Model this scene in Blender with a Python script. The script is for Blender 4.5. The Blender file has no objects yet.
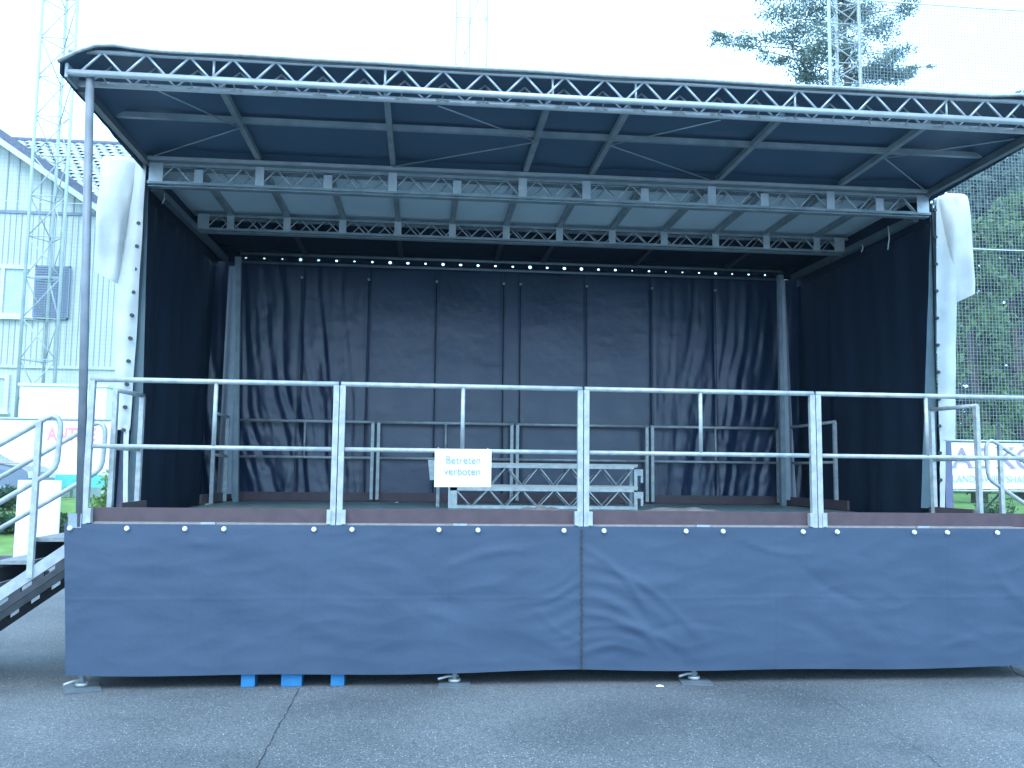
import bpy, math, random
from mathutils import Vector, Matrix, noise
R = math.radians
S = bpy.context.scene
COL = S.collection
random.seed(7)

# ------------------------------------------------------------------ camera
CAM_F, CAM_LOC = 899.86, Vector((2.6833, -7.4046, 1.642))
YAW, PIT, ROL = .0972, .0984, .011
FW = Vector((math.sin(YAW)*math.cos(PIT), math.cos(YAW)*math.cos(PIT), math.sin(PIT)))
RT0 = Vector((math.cos(YAW), -math.sin(YAW), 0)); UP0 = RT0.cross(FW)
RT = math.cos(ROL)*RT0 + math.sin(ROL)*UP0
UP = -math.sin(ROL)*RT0 + math.cos(ROL)*UP0
cam = bpy.data.cameras.new('camera'); camo = bpy.data.objects.new('camera', cam); COL.objects.link(camo)
cam.sensor_width = 36; cam.lens = CAM_F/1024*36; cam.clip_start = .05; cam.clip_end = 2000
camo.matrix_world = Matrix(((RT.x, UP.x, -FW.x, CAM_LOC.x), (RT.y, UP.y, -FW.y, CAM_LOC.y),
                            (RT.z, UP.z, -FW.z, CAM_LOC.z), (0, 0, 0, 1)))
S.camera = camo

# ------------------------------------------------------------------ world, sun, exposure
SUN_EL, SUN_AZ = R(50), R(200)
W = bpy.data.worlds.new('World'); S.world = W; W.use_nodes = True
nt = W.node_tree; nt.nodes.clear()
sky = nt.nodes.new('ShaderNodeTexSky'); sky.sky_type = 'NISHITA'; sky.sun_disc = False
sky.sun_elevation = SUN_EL; sky.sun_rotation = SUN_AZ; sky.dust_density = 3.0; sky.air_density = 1.0
veil = nt.nodes.new('ShaderNodeMixRGB'); veil.inputs[0].default_value = .80      # overcast: an even, cool cloud layer over the sky
veil.inputs[2].default_value = (6.0, 10.5, 15.7, 1)
bg = nt.nodes.new('ShaderNodeBackground'); bg.inputs[1].default_value = .10
wo = nt.nodes.new('ShaderNodeOutputWorld')
nt.links.new(sky.outputs[0], veil.inputs[1]); nt.links.new(veil.outputs[0], bg.inputs[0]); nt.links.new(bg.outputs[0], wo.inputs[0])
sd = bpy.data.lights.new('sun', 'SUN'); sd.energy = .5; sd.angle = R(25); sd.color = (1, .95, .88)
so = bpy.data.objects.new('sun', sd); COL.objects.link(so)
so.rotation_euler = (R(90)-SUN_EL, 0, -SUN_AZ + math.pi)
S.view_settings.view_transform = 'Standard'; S.view_settings.look = 'None'
S.view_settings.exposure = 1.68; S.view_settings.gamma = 1

# ------------------------------------------------------------------ helpers
def at(x, y, X=None, Y=None, Z=None):
    """the world point seen at photo pixel (x, y) on a plane X=, Y= or Z="""
    d = FW + RT*((x-512)/CAM_F) - UP*((y-384)/CAM_F)
    t = (X-CAM_LOC.x)/d.x if X is not None else (Y-CAM_LOC.y)/d.y if Y is not None else (Z-CAM_LOC.z)/d.z
    return CAM_LOC + d*t

def mat(name, col, rough=.6, metal=0., col2=None, nscale=8., bump=0., bscale=60., spec=.5, island=0., detail=4., fac=(.35, .65)):
    m = bpy.data.materials.new(name); m.use_nodes = True
    n, l = m.node_tree.nodes, m.node_tree.links
    b = n['Principled BSDF']
    b.inputs['Base Color'].default_value = (*col, 1); b.inputs['Roughness'].default_value = rough
    b.inputs['Metallic'].default_value = metal; b.inputs['Specular IOR Level'].default_value = spec
    tc = n.new('ShaderNodeTexCoord')
    out = None
    if col2:
        nz = n.new('ShaderNodeTexNoise'); nz.inputs['Scale'].default_value = nscale; nz.inputs['Detail'].default_value = detail
        l.new(tc.outputs['Object'], nz.inputs['Vector'])
        cr = n.new('ShaderNodeValToRGB'); cr.color_ramp.elements[0].position, cr.color_ramp.elements[1].position = fac
        cr.color_ramp.elements[0].color = (*col, 1); cr.color_ramp.elements[1].color = (*col2, 1)
        l.new(nz.outputs[0], cr.inputs[0]); out = cr.outputs[0]
        if island:
            ge = n.new('ShaderNodeNewGeometry'); mx = n.new('ShaderNodeMixRGB'); mx.blend_type = 'MULTIPLY'; mx.inputs[0].default_value = 1
            mr = n.new('ShaderNodeMapRange'); mr.inputs[3].default_value = 1-island; mr.inputs[4].default_value = 1+island
            l.new(ge.outputs['Random Per Island'], mr.inputs[0]); l.new(out, mx.inputs[1]); l.new(mr.outputs[0], mx.inputs[2]); out = mx.outputs[0]
        l.new(out, b.inputs['Base Color'])
        rr = n.new('ShaderNodeMapRange'); rr.inputs[3].default_value = max(.05, rough-.1); rr.inputs[4].default_value = min(1, rough+.1)
        l.new(nz.outputs[0], rr.inputs[0]); l.new(rr.outputs[0], b.inputs['Roughness'])
    if bump:
        nb = n.new('ShaderNodeTexNoise'); nb.inputs['Scale'].default_value = bscale; nb.inputs['Detail'].default_value = 6
        l.new(tc.outputs['Object'], nb.inputs['Vector'])
        bp = n.new('ShaderNodeBump'); bp.inputs['Strength'].default_value = bump; bp.inputs['Distance'].default_value = .02
        l.new(nb.outputs[0], bp.inputs['Height']); l.new(bp.outputs[0], b.inputs['Normal'])
    return m

M = {}
M['galv'] = mat('galvanised_steel', (.32, .35, .36), .45, .3, (.42, .45, .46), 14, .05, 90)
M['rail'] = mat('rail_steel', (.33, .36, .36), .45, .2, (.46, .49, .48), 16, .10, 60, detail=8)
M['alu'] = mat('aluminium', (.42, .46, .47), .4, .35, (.52, .56, .57), 6, .03, 70)
M['dullalu'] = mat('dull_aluminium', (.21, .27, .29), .5, .3, (.31, .36, .38), 5, .04, 60)
M['vinyl'] = mat('blue_grey_vinyl', (.033, .058, .100), .48, 0, (.038, .065, .110), 2.2, .07, 28, .5)
M['treadgrey'] = mat('ribbed_tread', (.20, .22, .22), .5, .2, (.27, .29, .29), 30, .3, 60)
M['armgrey'] = mat('dark_grey_arm', (.10, .13, .15), .5, .2, (.14, .17, .19), 5)
M['strip'] = mat('grey_cloth', (.28, .32, .36), .7, 0, (.34, .38, .42), 6, .2, 20)
M['black'] = mat('black_cloth', (.007, .015, .030), .75, 0, (.010, .020, .040), 3, .15, 6, .3)
M['back'] = mat('back_curtain_cloth', (.010, .022, .054), .33, 0, (.014, .028, .068), 3, .14, 12, .60)
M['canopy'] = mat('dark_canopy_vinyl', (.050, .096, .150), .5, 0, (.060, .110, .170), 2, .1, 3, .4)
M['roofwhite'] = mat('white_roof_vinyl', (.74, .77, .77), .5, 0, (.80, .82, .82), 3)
M['ceil'] = mat('pale_ceiling_sheet', (.54, .66, .73), .5, 0, (.60, .71, .77), 2)
M['whitecloth'] = mat('white_tarpaulin', (.44, .47, .46), .55, 0, (.58, .61, .58), 2.5, .35, 7, detail=8)
M['toe'] = mat('brown_coated_board', (.072, .045, .052), .55, 0, (.092, .058, .064), 9, .08, 40)
M['deck'] = mat('stage_floor_board', (.18, .25, .25), .42, 0, (.24, .31, .30), 2.5, .08, 60)
M['dark'] = mat('dark_steel', (.03, .035, .04), .6, .2, (.05, .055, .06), 10)
M['strapgreen'] = mat('edge_band_cloth', (.065, .11, .125), .6, 0, (.085, .135, .15), 6)
M['pole'] = mat('grey_pole_paint', (.17, .19, .21), .5, .2, (.23, .25, .27), 6)
M['paper'] = mat('white_paper', (.86, .86, .84), .8, 0, (.9, .9, .88), 4)
M['ink'] = mat('grey_ink', (.30, .33, .36), .8)
M['blue'] = mat('blue_painted_wood', (.006, .125, .30), .6, 0, (.015, .17, .36), 12, .2, 50)
M['stud'] = mat('pale_stud', (.78, .80, .78), .35, .1)
M['tan'] = mat('tan_paper', (.26, .22, .21), .8, 0, (.34, .29, .27), 20)
M['wood'] = mat('pale_plywood', (.42, .38, .32), .6, 0, (.5, .45, .38), 12)
M['greyleg'] = mat('blue_grey_paint', (.16, .18, .28), .5, .1, (.20, .22, .32), 6)
M['clad'] = mat('white_painted_cladding', (.50, .54, .50), .6, 0, (.56, .60, .55), 1.5)
M['groove'] = mat('cladding_groove', (.30, .35, .36), .7)
M['trimw'] = mat('white_trim', (.60, .62, .60), .5, 0, (.66, .68, .66), 5)
M['glass'] = mat('window_glass', (.42, .50, .58), .08, 0, (.50, .58, .66), 1.2, 0, 1, .6)
M['roofdark'] = mat('dark_roof_tile', (.10, .115, .17), .7, 0, (.14, .155, .21), 8, .3, 20)
M['tile_glare'] = mat('roof_tile_with_glare', (.26, .29, .28), .6, 0, (.50, .52, .50), 3, .2, 20)  # paler tone paints the glare of the sky onto the tiles
M['tilegap'] = mat('roof_tile_gap', (.06, .08, .09), .8)
M['lattice'] = mat('grey_shutter', (.19, .25, .33), .6, 0, (.25, .31, .39), 10)
M['turq'] = mat('turquoise_paint', (.10, .50, .55), .6, 0, (.14, .56, .60), 5)
M['pink'] = mat('pink_print', (.85, .30, .50), .6)
M['mauve'] = mat('mauve_print', (.33, .25, .37), .6)
M['greyprint'] = mat('faint_grey_print', (.38, .42, .46), .6)
M['banner'] = mat('white_banner', (.82, .83, .83), .5, 0, (.87, .88, .88), 2)
M['netcord'] = mat('net_cord', (.20, .24, .28), .8)
M['cable'] = mat('white_cable', (.62, .66, .68), .5, .2)
M['bark'] = mat('bark', (.07, .055, .05), .9, 0, (.13, .11, .09), 10, .5, 20)
M['pine'] = mat('pine_needles', (.14, .19, .16), .7, 0, (.17, .22, .18), 1.2, island=.3)
M['leafA'] = mat('green_leaves', (.115, .19, .075), .6, 0, (.15, .235, .09), .8, island=.35)
M['leafB'] = mat('dark_leaves', (.10, .15, .125), .6, 0, (.13, .18, .14), .6, island=.3)
M['leafC'] = mat('yellow_green_leaves', (.12, .22, .05), .6, 0, (.20, .30, .08), 1.5, island=.35)
M['hedge'] = mat('hedge_leaves', (.035, .075, .04), .7, 0, (.06, .11, .05), 2, island=.4)
M['carpaint'] = mat('blue_grey_car_paint', (.16, .20, .26), .25, .3, (.18, .22, .28), 2)
M['tyre'] = mat('tyre_rubber', (.02, .02, .022), .8)
M['lamp'] = mat('clear_lamp_glass', (.75, .78, .8), .1)
M['redpaint'] = mat('red_trim', (.5, .12, .14), .4)
M['stone'] = mat('dark_stone', (.09, .09, .11), .8, 0, (.16, .16, .18), 5, .4, 12)

for k_ in ('pine', 'leafA', 'leafB', 'leafC', 'hedge'):                 # thin leaves let light through
    n_, l_ = M[k_].node_tree.nodes, M[k_].node_tree.links; pb = n_['Principled BSDF']; out_ = n_['Material Output']
    tr = n_.new('ShaderNodeBsdfTranslucent'); ad = n_.new('ShaderNodeMixShader'); ad.inputs[0].default_value = .4
    l_.new(pb.inputs['Base Color'].links[0].from_socket, tr.inputs[0]); l_.new(pb.outputs[0], ad.inputs[1]); l_.new(tr.outputs[0], ad.inputs[2]); l_.new(ad.outputs[0], out_.inputs['Surface'])
def asphalt():
    m = bpy.data.materials.new('asphalt'); m.use_nodes = True
    n, l = m.node_tree.nodes, m.node_tree.links; b = n['Principled BSDF']
    tc = n.new('ShaderNodeTexCoord')
    def nz(sc, det=4):
        a = n.new('ShaderNodeTexNoise'); a.inputs['Scale'].default_value = sc; a.inputs['Detail'].default_value = det
        l.new(tc.outputs['Object'], a.inputs['Vector']); return a.outputs[0]
    def ramp(src, p0, c0, p1, c1):
        r = n.new('ShaderNodeValToRGB'); r.color_ramp.elements[0].position = p0; r.color_ramp.elements[1].position = p1
        r.color_ramp.elements[0].color = (*c0, 1); r.color_ramp.elements[1].color = (*c1, 1); l.new(src, r.inputs[0]); return r.outputs[0]
    base = ramp(nz(.42, 7), .32, (.080, .088, .092), .68, (.138, .146, .149))
    fine = ramp(nz(85, 4), .36, (.55, .55, .55), .66, (1.42, 1.42, 1.42))
    mx = n.new('ShaderNodeMixRGB'); mx.blend_type = 'MULTIPLY'; mx.inputs[0].default_value = 1
    l.new(base, mx.inputs[1]); l.new(fine, mx.inputs[2])
    # pale chips in the surface
    v = n.new('ShaderNodeTexVoronoi'); v.inputs['Scale'].default_value = 60; l.new(tc.outputs['Object'], v.inputs['Vector'])
    chip = n.new('ShaderNodeMath'); chip.operation = 'LESS_THAN'; chip.inputs[1].default_value = .22; l.new(v.outputs['Distance'], chip.inputs[0])
    sel = n.new('ShaderNodeSeparateColor'); l.new(v.outputs['Color'], sel.inputs[0])
    gt = n.new('ShaderNodeMath'); gt.operation = 'GREATER_THAN'; gt.inputs[1].default_value = .80; l.new(sel.outputs[0], gt.inputs[0])
    mm = n.new('ShaderNodeMath'); mm.operation = 'MULTIPLY'; l.new(chip.outputs[0], mm.inputs[0]); l.new(gt.outputs[0], mm.inputs[1])
    m2 = n.new('ShaderNodeMixRGB'); m2.inputs[2].default_value = (.55, .56, .57, 1); l.new(mm.outputs[0], m2.inputs[0]); l.new(mx.outputs[0], m2.inputs[1])
    # darker damp streaks
    st = ramp(nz(.9, 3), .42, (.72, .74, .76), .56, (1, 1, 1))
    m3 = n.new('ShaderNodeMixRGB'); m3.blend_type = 'MULTIPLY'; m3.inputs[0].default_value = .6; l.new(m2.outputs[0], m3.inputs[1]); l.new(st, m3.inputs[2])
    l.new(m3.outputs[0], b.inputs['Base Color']); b.inputs['Roughness'].default_value = .7
    bp = n.new('ShaderNodeBump'); bp.inputs['Strength'].default_value = .5; bp.inputs['Distance'].default_value = .006
    l.new(nz(110, 4), bp.inputs['Height']); l.new(bp.outputs[0], b.inputs['Normal'])
    return m
M['asphalt'] = asphalt()
M['lawn'] = mat('lawn', (.09, .18, .04), .9, 0, (.17, .27, .08), 1.6, .6, 30, .2, detail=8)

class MB:
    def __init__(s): s.v = []; s.f = []; s.sm = []
    def add(s, vs, fs, smooth=False):
        o = len(s.v); s.v += [tuple(v) for v in vs]
        for f in fs: s.f.append(tuple(i+o for i in f)); s.sm.append(smooth)
        return s
    def box(s, lo, hi):
        x0, y0, z0 = lo; x1, y1, z1 = hi
        return s.add([(x0,y0,z0),(x1,y0,z0),(x1,y1,z0),(x0,y1,z0),(x0,y0,z1),(x1,y0,z1),(x1,y1,z1),(x0,y1,z1)],
              [(0,3,2,1),(4,5,6,7),(0,1,5,4),(1,2,6,5),(2,3,7,6),(3,0,4,7)])
    def bar(s, p, q, w, h, up=(0,0,1)):
        p, q = Vector(p), Vector(q); d = (q-p).normalized(); u = Vector(up)
        a = d.cross(u)
        if a.length < 1e-4: a = d.cross(Vector((1,0,0)))
        a.normalize(); b = a.cross(d)
        vs = [c + a*(sx*w/2) + b*(sy*h/2) for c in (p, q) for sx, sy in ((-1,-1),(1,-1),(1,1),(-1,1))]
        return s.add(vs, [(0,1,2,3),(7,6,5,4),(0,4,5,1),(1,5,6,2),(2,6,7,3),(3,7,4,0)])
    def tube(s, p, q, r, n=8, r2=None): return s.path([p, q], r, n, r2)
    def path(s, pts, r, n=8, r2=None, closed=False):
        pts = [Vector(p) for p in pts]; rings = []; N = len(pts)
        a = None
        for i, p in enumerate(pts):
            d = (pts[min(i+1, N-1)] - pts[max(i-1, 0)]).normalized()
            if a is None:
                a = d.cross(Vector((0,0,1)))
                if a.length < 1e-3: a = Vector((1,0,0)) - d*d.x
            else: a = a - d*a.dot(d)
            a.normalize(); b = d.cross(a)
            rr = r if r2 is None else r + (r2-r)*i/(N-1)
            rings.append([p + a*(rr*math.cos(2*math.pi*k/n)) + b*(rr*math.sin(2*math.pi*k/n)) for k in range(n)])
        o = len(s.v); s.v += [tuple(v) for g in rings for v in g]
        for i in range(N-1):
            for k in range(n):
                s.f.append((o+i*n+k, o+i*n+(k+1) % n, o+(i+1)*n+(k+1) % n, o+(i+1)*n+k)); s.sm.append(n > 4)
        s.f.append(tuple(o+k for k in reversed(range(n)))); s.sm.append(False)
        s.f.append(tuple(o+(N-1)*n+k for k in range(n))); s.sm.append(False)
        return s
    def grid(s, fn, nu, nv, smooth=True):
        o = len(s.v)
        for j in range(nv+1):
            for i in range(nu+1): s.v.append(tuple(fn(i/nu, j/nv)))
        for j in range(nv):
            for i in range(nu):
                a = o+j*(nu+1)+i; s.f.append((a, a+1, a+nu+2, a+nu+1)); s.sm.append(smooth)
        return s
    def prism(s, poly, dv):
        n = len(poly); dv = Vector(dv)
        vs = [Vector(p) for p in poly] + [Vector(p)+dv for p in poly]
        return s.add(vs, [tuple(reversed(range(n))), tuple(range(n, 2*n))] + [(i, (i+1) % n, n+(i+1) % n, n+i) for i in range(n)])
    def build(s, name, material, parent=None):
        me = bpy.data.meshes.new(name)
        org = Vector((0,0,0)); p = parent
        while p: org += p.location; p = p.parent
        me.from_pydata([tuple(Vector(v)-org) for v in s.v], [], s.f)
        me.polygons.foreach_set('use_smooth', s.sm); me.update()
        o = bpy.data.objects.new(name, me); COL.objects.link(o); me.materials.append(M[material] if isinstance(material, str) else material)
        if parent: o.parent = parent
        return o

def tag(o, label, cat, group=None, kind=None):
    if label: o['label'] = label
    if cat: o['category'] = cat
    if group: o['group'] = group
    if kind: o['kind'] = kind
    return o
def thing(name, loc, label, cat, group=None):
    o = bpy.data.objects.new(name, None); COL.objects.link(o); o.location = loc; o.empty_display_size = .2
    return tag(o, label, cat, group)
def struct(mb, name, m): return tag(mb.build(name, m), None, None, None, 'structure')
def copy_tree(o, parent=None):
    c = o.copy(); COL.objects.link(c)
    if parent: c.parent = parent
    for ch in [x for x in bpy.data.objects if x.parent == o]: copy_tree(ch, c)
    return c
def nz(x, y, z, s=1.): return noise.noise(Vector((x*s, y*s, z*s)))
def text_mb(txt, size, origin, right=(1,0,0), up=(0,0,1), depth=.002, sx=1., bold=0.):
    cu = bpy.data.curves.new('txt', 'FONT'); cu.body = txt; cu.size = size; cu.extrude = depth; cu.offset = bold*size
    ob = bpy.data.objects.new('txt', cu); COL.objects.link(ob)
    me = ob.evaluated_get(bpy.context.evaluated_depsgraph_get()).to_mesh()
    r, u = Vector(right).normalized(), Vector(up).normalized(); n = r.cross(u); o = Vector(origin)
    mb = MB().add([o + r*(v.co.x*sx) + u*v.co.y + n*v.co.z for v in me.vertices], [tuple(p.vertices) for p in me.polygons])
    bpy.data.objects.remove(ob); bpy.data.curves.remove(cu)
    return mb

# ================================================================== SETTING
GZ = -.04                                            # asphalt level
b = MB()
b.grid(lambda u, v: (-200+400*u, -120+520*v, GZ), 8, 8, False)
struct(b, 'ground', 'asphalt')
def lawn_z(x, y):
    t = max(0, min(1, (y-9.6)/8.0)); t = t*t*(3-2*t)
    return .006 + .78*t + .05*nz(x, y, 0, .25)*t
def lf(u, v):
    x = -70+150*u; y = 9.6+ (v**2)*170
    return (x, y, lawn_z(x, y))
struct(MB().grid(lf, 75, 60), 'lawn', 'lawn')
# kerb between the asphalt and the grass
struct(MB().box((-70, 9.46, GZ-.02), (80, 9.6, .09)), 'kerb', 'stone')
# cracks in the asphalt: thin irregular dark strips
def crack(pts, w, seed):
    P = [at(x, y, Z=GZ+.004) for x, y in pts]; b = MB(); L = []
    rnd = random.Random(seed)
    for i in range(len(P)-1):
        for k in range(9):
            q = P[i].lerp(P[i+1], k/9); L.append(q + Vector((rnd.uniform(-1,1), rnd.uniform(-1,1), 0))*.007)
    L.append(P[-1]); vs = []; fs = []
    for i, q in enumerate(L):
        ww = w*rnd.uniform(.4, 1.2); vs += [q-Vector((ww, 0, 0)), q+Vector((ww, 0, 0))]
        if i: fs.append((2*i-2, 2*i-1, 2*i+1, 2*i))
    b.add(vs, fs); return b
struct(crack([(299, 688), (287, 712), (272, 738), (256, 768), (247, 790)], .003, 1), 'asphalt_crack', 'tyre')
struct(crack([(832, 699), (850, 712), (878, 727), (905, 741), (930, 757), (950, 775)], .0018, 2), 'asphalt_crack', 'dark')

# ================================================================== THE MOBILE STAGE
DZ = 1.21                                            # stage floor height
stage = thing('mobile_stage', (4, 2.9, 0), 'open mobile stage with brown edged floor and dark canopy on aluminium trusses', 'stage')
# floor: platform frame and boards
MB().box((.02, .03, 1.0), (7.98, 5.72, 1.185)).build('platform_frame', 'dark', stage)
b = MB()
for i in range(8):
    for j in range(3): b.box((.03+i*.9935, .04+j*1.893, 1.187), (.03+i*.9935+.990, .04+j*1.893+1.890, DZ))
b.build('floor', 'deck', stage)
for lo, hi in (((.09, 0, 1.228), (8.0, .028, 1.338)), ((.0, 5.70, 1.215), (8.0, 5.728, 1.338)),
               ((-.004, .98, 1.22), (.024, 1.70, 1.338)), ((-.004, 3.9, 1.22), (.024, 5.69, 1.338)),
               ((7.985, .9, 1.22), (8.013, 1.66, 1.338)), ((7.985, 3.5, 1.22), (8.013, 5.69, 1.338))):
    MB().box(lo, hi).build('toe_board', 'toe', stage)
MB().box((-.02, -.012, 1.205), (8.0, .02, 1.224)).build('edge_profile', 'tan', stage)
for px in (208, 460, 703, 923):
    c = at(px, 523.5+px*.006, Y=-.03); MB().box((c.x-.055, -.04, 1.198), (c.x+.055, -.013, 1.228)).build('hinge_plate', 'galv', stage)
# legs that carry the sides, seen below the white covers
for px, X in ((121, None), (947, None)):
    c = at(px, 480, Y=2.3); MB().box((c.x-.045, 2.26, GZ), (c.x+.045, 2.34, 2.05)).build('support_leg', 'greyleg', stage)

MB().box((.05, 5.66, .03), (7.95, 5.69, 1.0)).build('rear_light_blocker', 'dark', stage)  # unseen panel added to keep daylight out from under the stage
# --- front truss
TX0, TX1 = -.24, 8.26
zl, zu, yf, yr = 4.82, 5.003, -.10, .085
ft = MB()
for (y, z, r) in ((yf, zl, .028), (yr, zl-.01, .026), (yf, zu, .020)): ft.tube((TX0, y, z), (TX1, y, z), r, 10)
fto = ft.build('front_truss', 'alu', stage)
la = MB(); lb = MB(); lc = MB()
x = -.147
while x < 8.1:
    for y, mbx in ((yf, la), (yr, lb)):
        o = 0 if y == yf else .02
        zt_ = zu if y == yf else zu-.025; rr_ = .0105 if y == yf else .0085
        mbx.tube((x+o, y, zl), (x+.1725+o, y, zt_), rr_, 6); mbx.tube((x+.1725+o, y, zt_), (x+.345+o, y, zl), rr_, 6)
    lc.tube((x+.1, yr, zl-.01), (x+.1725, (yf+yr)/2+.02, zl-.02), .008, 5); lc.tube((x+.245, yr, zl-.01), (x+.1725, (yf+yr)/2+.02, zl-.02), .008, 5)
    lc.tube((x+.1725, (yf+yr)/2+.02, zl-.02), (x+.1725, yf, zl), .007, 5); lc.tube((x+.245, yr, zl-.01), (x+.445, yr, zl-.01), .007, 5)
    x += .345
la.build('front_lacing', 'alu', fto); lb.build('rear_lacing', 'alu', fto); lc.build('bottom_lacing', 'alu', fto)
for X in (.906, 2.302, 3.718, 4.438, 5.856, 7.253):
    c = MB().tube((X, yf+.012, zl), (X, yf+.012, zl+.19), .011, 6)
    c.tube((X, yf+.012, zl+.15), (X-.028, yf+.012, zl+.20), .007, 5).tube((X, yf+.012, zl+.15), (X+.028, yf+.012, zl+.20), .007, 5); c.build('truss_clamp', 'alu', fto)
for X in (TX0, TX1): MB().box((X-.012, yf-.02, zl-.045), (X+.012, yr+.03, zl+.07)).build('end_plate', 'dullalu', fto)

# --- front canopy: outer white sheet, dark lining, rafters, purlin, wires
def tarp_z(x):
    u = min(x+.30, 8.34-x)
    if u < .38: return 4.885 + .165*math.sin(math.pi/2*u/.38)
    return 5.020 + .030*math.exp(-((u-.38)/.22)**2) + .006*nz(x, 0, 3, 1.3)
def outer(u, v):
    x = -.30+8.64*u; return (x, -.15+2.2*v, tarp_z(x) + .02*math.sin(math.pi*v))
def lining(u, v):
    x = -.28+8.60*u; y = -.13+2.13*v
    z = tarp_z(x)-.022
    z += -.045*max(0, min(1, (v-.12)/.3)) - .012*math.sin(v*math.pi*2)*0
    return (x, y, z + .006*nz(x, y, 1, 1.5))
MB().path([(-.30+8.64*i/60, -.150, tarp_z(-.30+8.64*i/60)+.000) for i in range(61)], .016, 8).build('canopy_edge_rail', 'rail', stage)
co = MB().grid(outer, 90, 10).build('canopy_sheet', 'roofwhite', stage)
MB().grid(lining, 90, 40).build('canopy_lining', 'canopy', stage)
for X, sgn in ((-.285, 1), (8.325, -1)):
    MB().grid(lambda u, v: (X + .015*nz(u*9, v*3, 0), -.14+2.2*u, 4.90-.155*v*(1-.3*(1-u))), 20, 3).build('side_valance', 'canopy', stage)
    MB().bar((X+.05*sgn, .2, 4.82), (X+.05*sgn, 2.0, 4.82), .06, .07).build('edge_beam', 'armgrey', stage)
for X in (.906, 2.302, 3.718, 4.438, 5.856, 7.253):
    MB().bar((X, .2, 4.888), (X, 1.98, 4.888), .052, .055).build('rafter', 'dullalu', stage)
MB().bar((-.2, .95, 4.898), (8.25, .95, 4.898), .05, .05).build('purlin', 'dullalu', stage)
for x0, y0, x1, y1 in ((.30,.12,.906,1.), (-.15,1.9,.906,1.), (2.302,1.9,3.718,1.), (2.75,.25,3.718,1.), (4.438,1.,5.3,.25), (4.438,1.,5.75,1.9), (7.253,1.,8.2,.35), (7.253,1.,8.2,1.9)):
    MB().tube((x0, y0, 4.842), (x1, y1, 4.842), .007, 5).build('brace_wire', 'dullalu', stage)

# --- inner trusses with their plates
def inner_truss(y0, y1, z0, z1, X0, X1, plates, pitch, tall):
    t = MB()
    for y in (y0, y1):
        t.bar((X0, y, z0), (X1, y, z0), .035, .03); t.bar((X0, y, z1), (X1, y, z1), .035, .03)
    t.box((X0, y0+.03, z0-.03), (X1, y1-.03, z0-.02))
    o = t.build('roof_truss', 'dullalu', stage)
    for y, s in ((y0, 0), (y1, .1)):
        l = MB(); x = X0+.1
        while x < X1-.3:
            l.tube((x+s, y, z0), (x+pitch/2+s, y, z1), .0085, 5); l.tube((x+pitch/2+s, y, z1), (x+pitch+s, y, z0), .0085, 5)
            x += pitch
        l.build('lacing', 'alu', o)
    for i, X in enumerate(plates):
        w = .07 if i in (0, len(plates)-1) else .045
        top = z1+.012 if i in tall else z1-.045
        MB().box((X-w, y0-.03, z0+.0), (X+w, y0-.024, top)).build('bracket_plate', 'alu', o)
    return o
inner_truss(2.0, 2.15, 4.60, 4.79, -.22, 8.32, [-.13,.30,.92,1.625,2.30,2.985,3.69,4.385,5.03,5.78,6.38,7.14,7.71,8.22], .345, (0,2,4,6,7,9,11,13))
inner_truss(3.9, 4.06, 4.63, 4.80, -.18, 8.28, [-.1]+[.23+.6915*k for k in range(12)]+[8.15], .33, range(14))
MB().bar((-.25, 1.93, 4.835), (8.34, 1.93, 4.835), .045, .03).build('canopy_hinge_rail', 'alu', stage)
# --- fixed roof between the trusses
MB().box((-.28, 2.02, 4.868), (8.36, 4.2, 4.90)).build('ceiling_sheet', 'ceil', stage)
for k in range(12):
    X = .23+.6915*k; MB().box((X-.03, 2.29, 4.80), (X+.03, 3.87, 4.866)).build('ceiling_beam', 'dullalu', stage)
MB().grid(lambda u, v: (-.33+8.70*u, 2.0+2.3*v, 4.93+.16*math.sin(math.pi*u)**.5*0+.10*math.sin(math.pi*min(1,max(0,v)))), 20, 6).build('roof_skin', 'roofwhite', stage)
MB().box((-.28, 2.0, 4.86), (8.34, 2.018, 5.05)).build('canopy_back_flap', 'canopy', stage)
# --- rear wing of the roof
MB().grid(lambda u, v: (-.30+8.64*u, 4.2+1.62*v, 4.86-.02*v+.01*nz(u*9, v*4, 2)), 40, 10).build('rear_lining', 'black', stage)
MB().grid(lambda u, v: (-.33+8.70*u, 4.28+1.6*v, 4.93-.03*v), 20, 4).build('rear_roof_skin', 'roofwhite', stage)
for X in (.92, 2.3, 3.7, 4.4, 5.8, 7.2): MB().bar((X, 4.2, 4.80), (X, 5.66, 4.78), .06, .05).build('rear_rafter', 'dark', stage)
for X in (-.2, 8.25):
    MB().bar((X, 2.18, 4.60), (X, 5.66, 4.66), .07, .08).build('side_arm', 'armgrey', stage)
for X in (-.30, 8.35):
    MB().box((X-.008, 2.05, 4.52), (X+.008, 5.72, 4.93)).build('roof_side_flap', 'black', stage)
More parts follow.
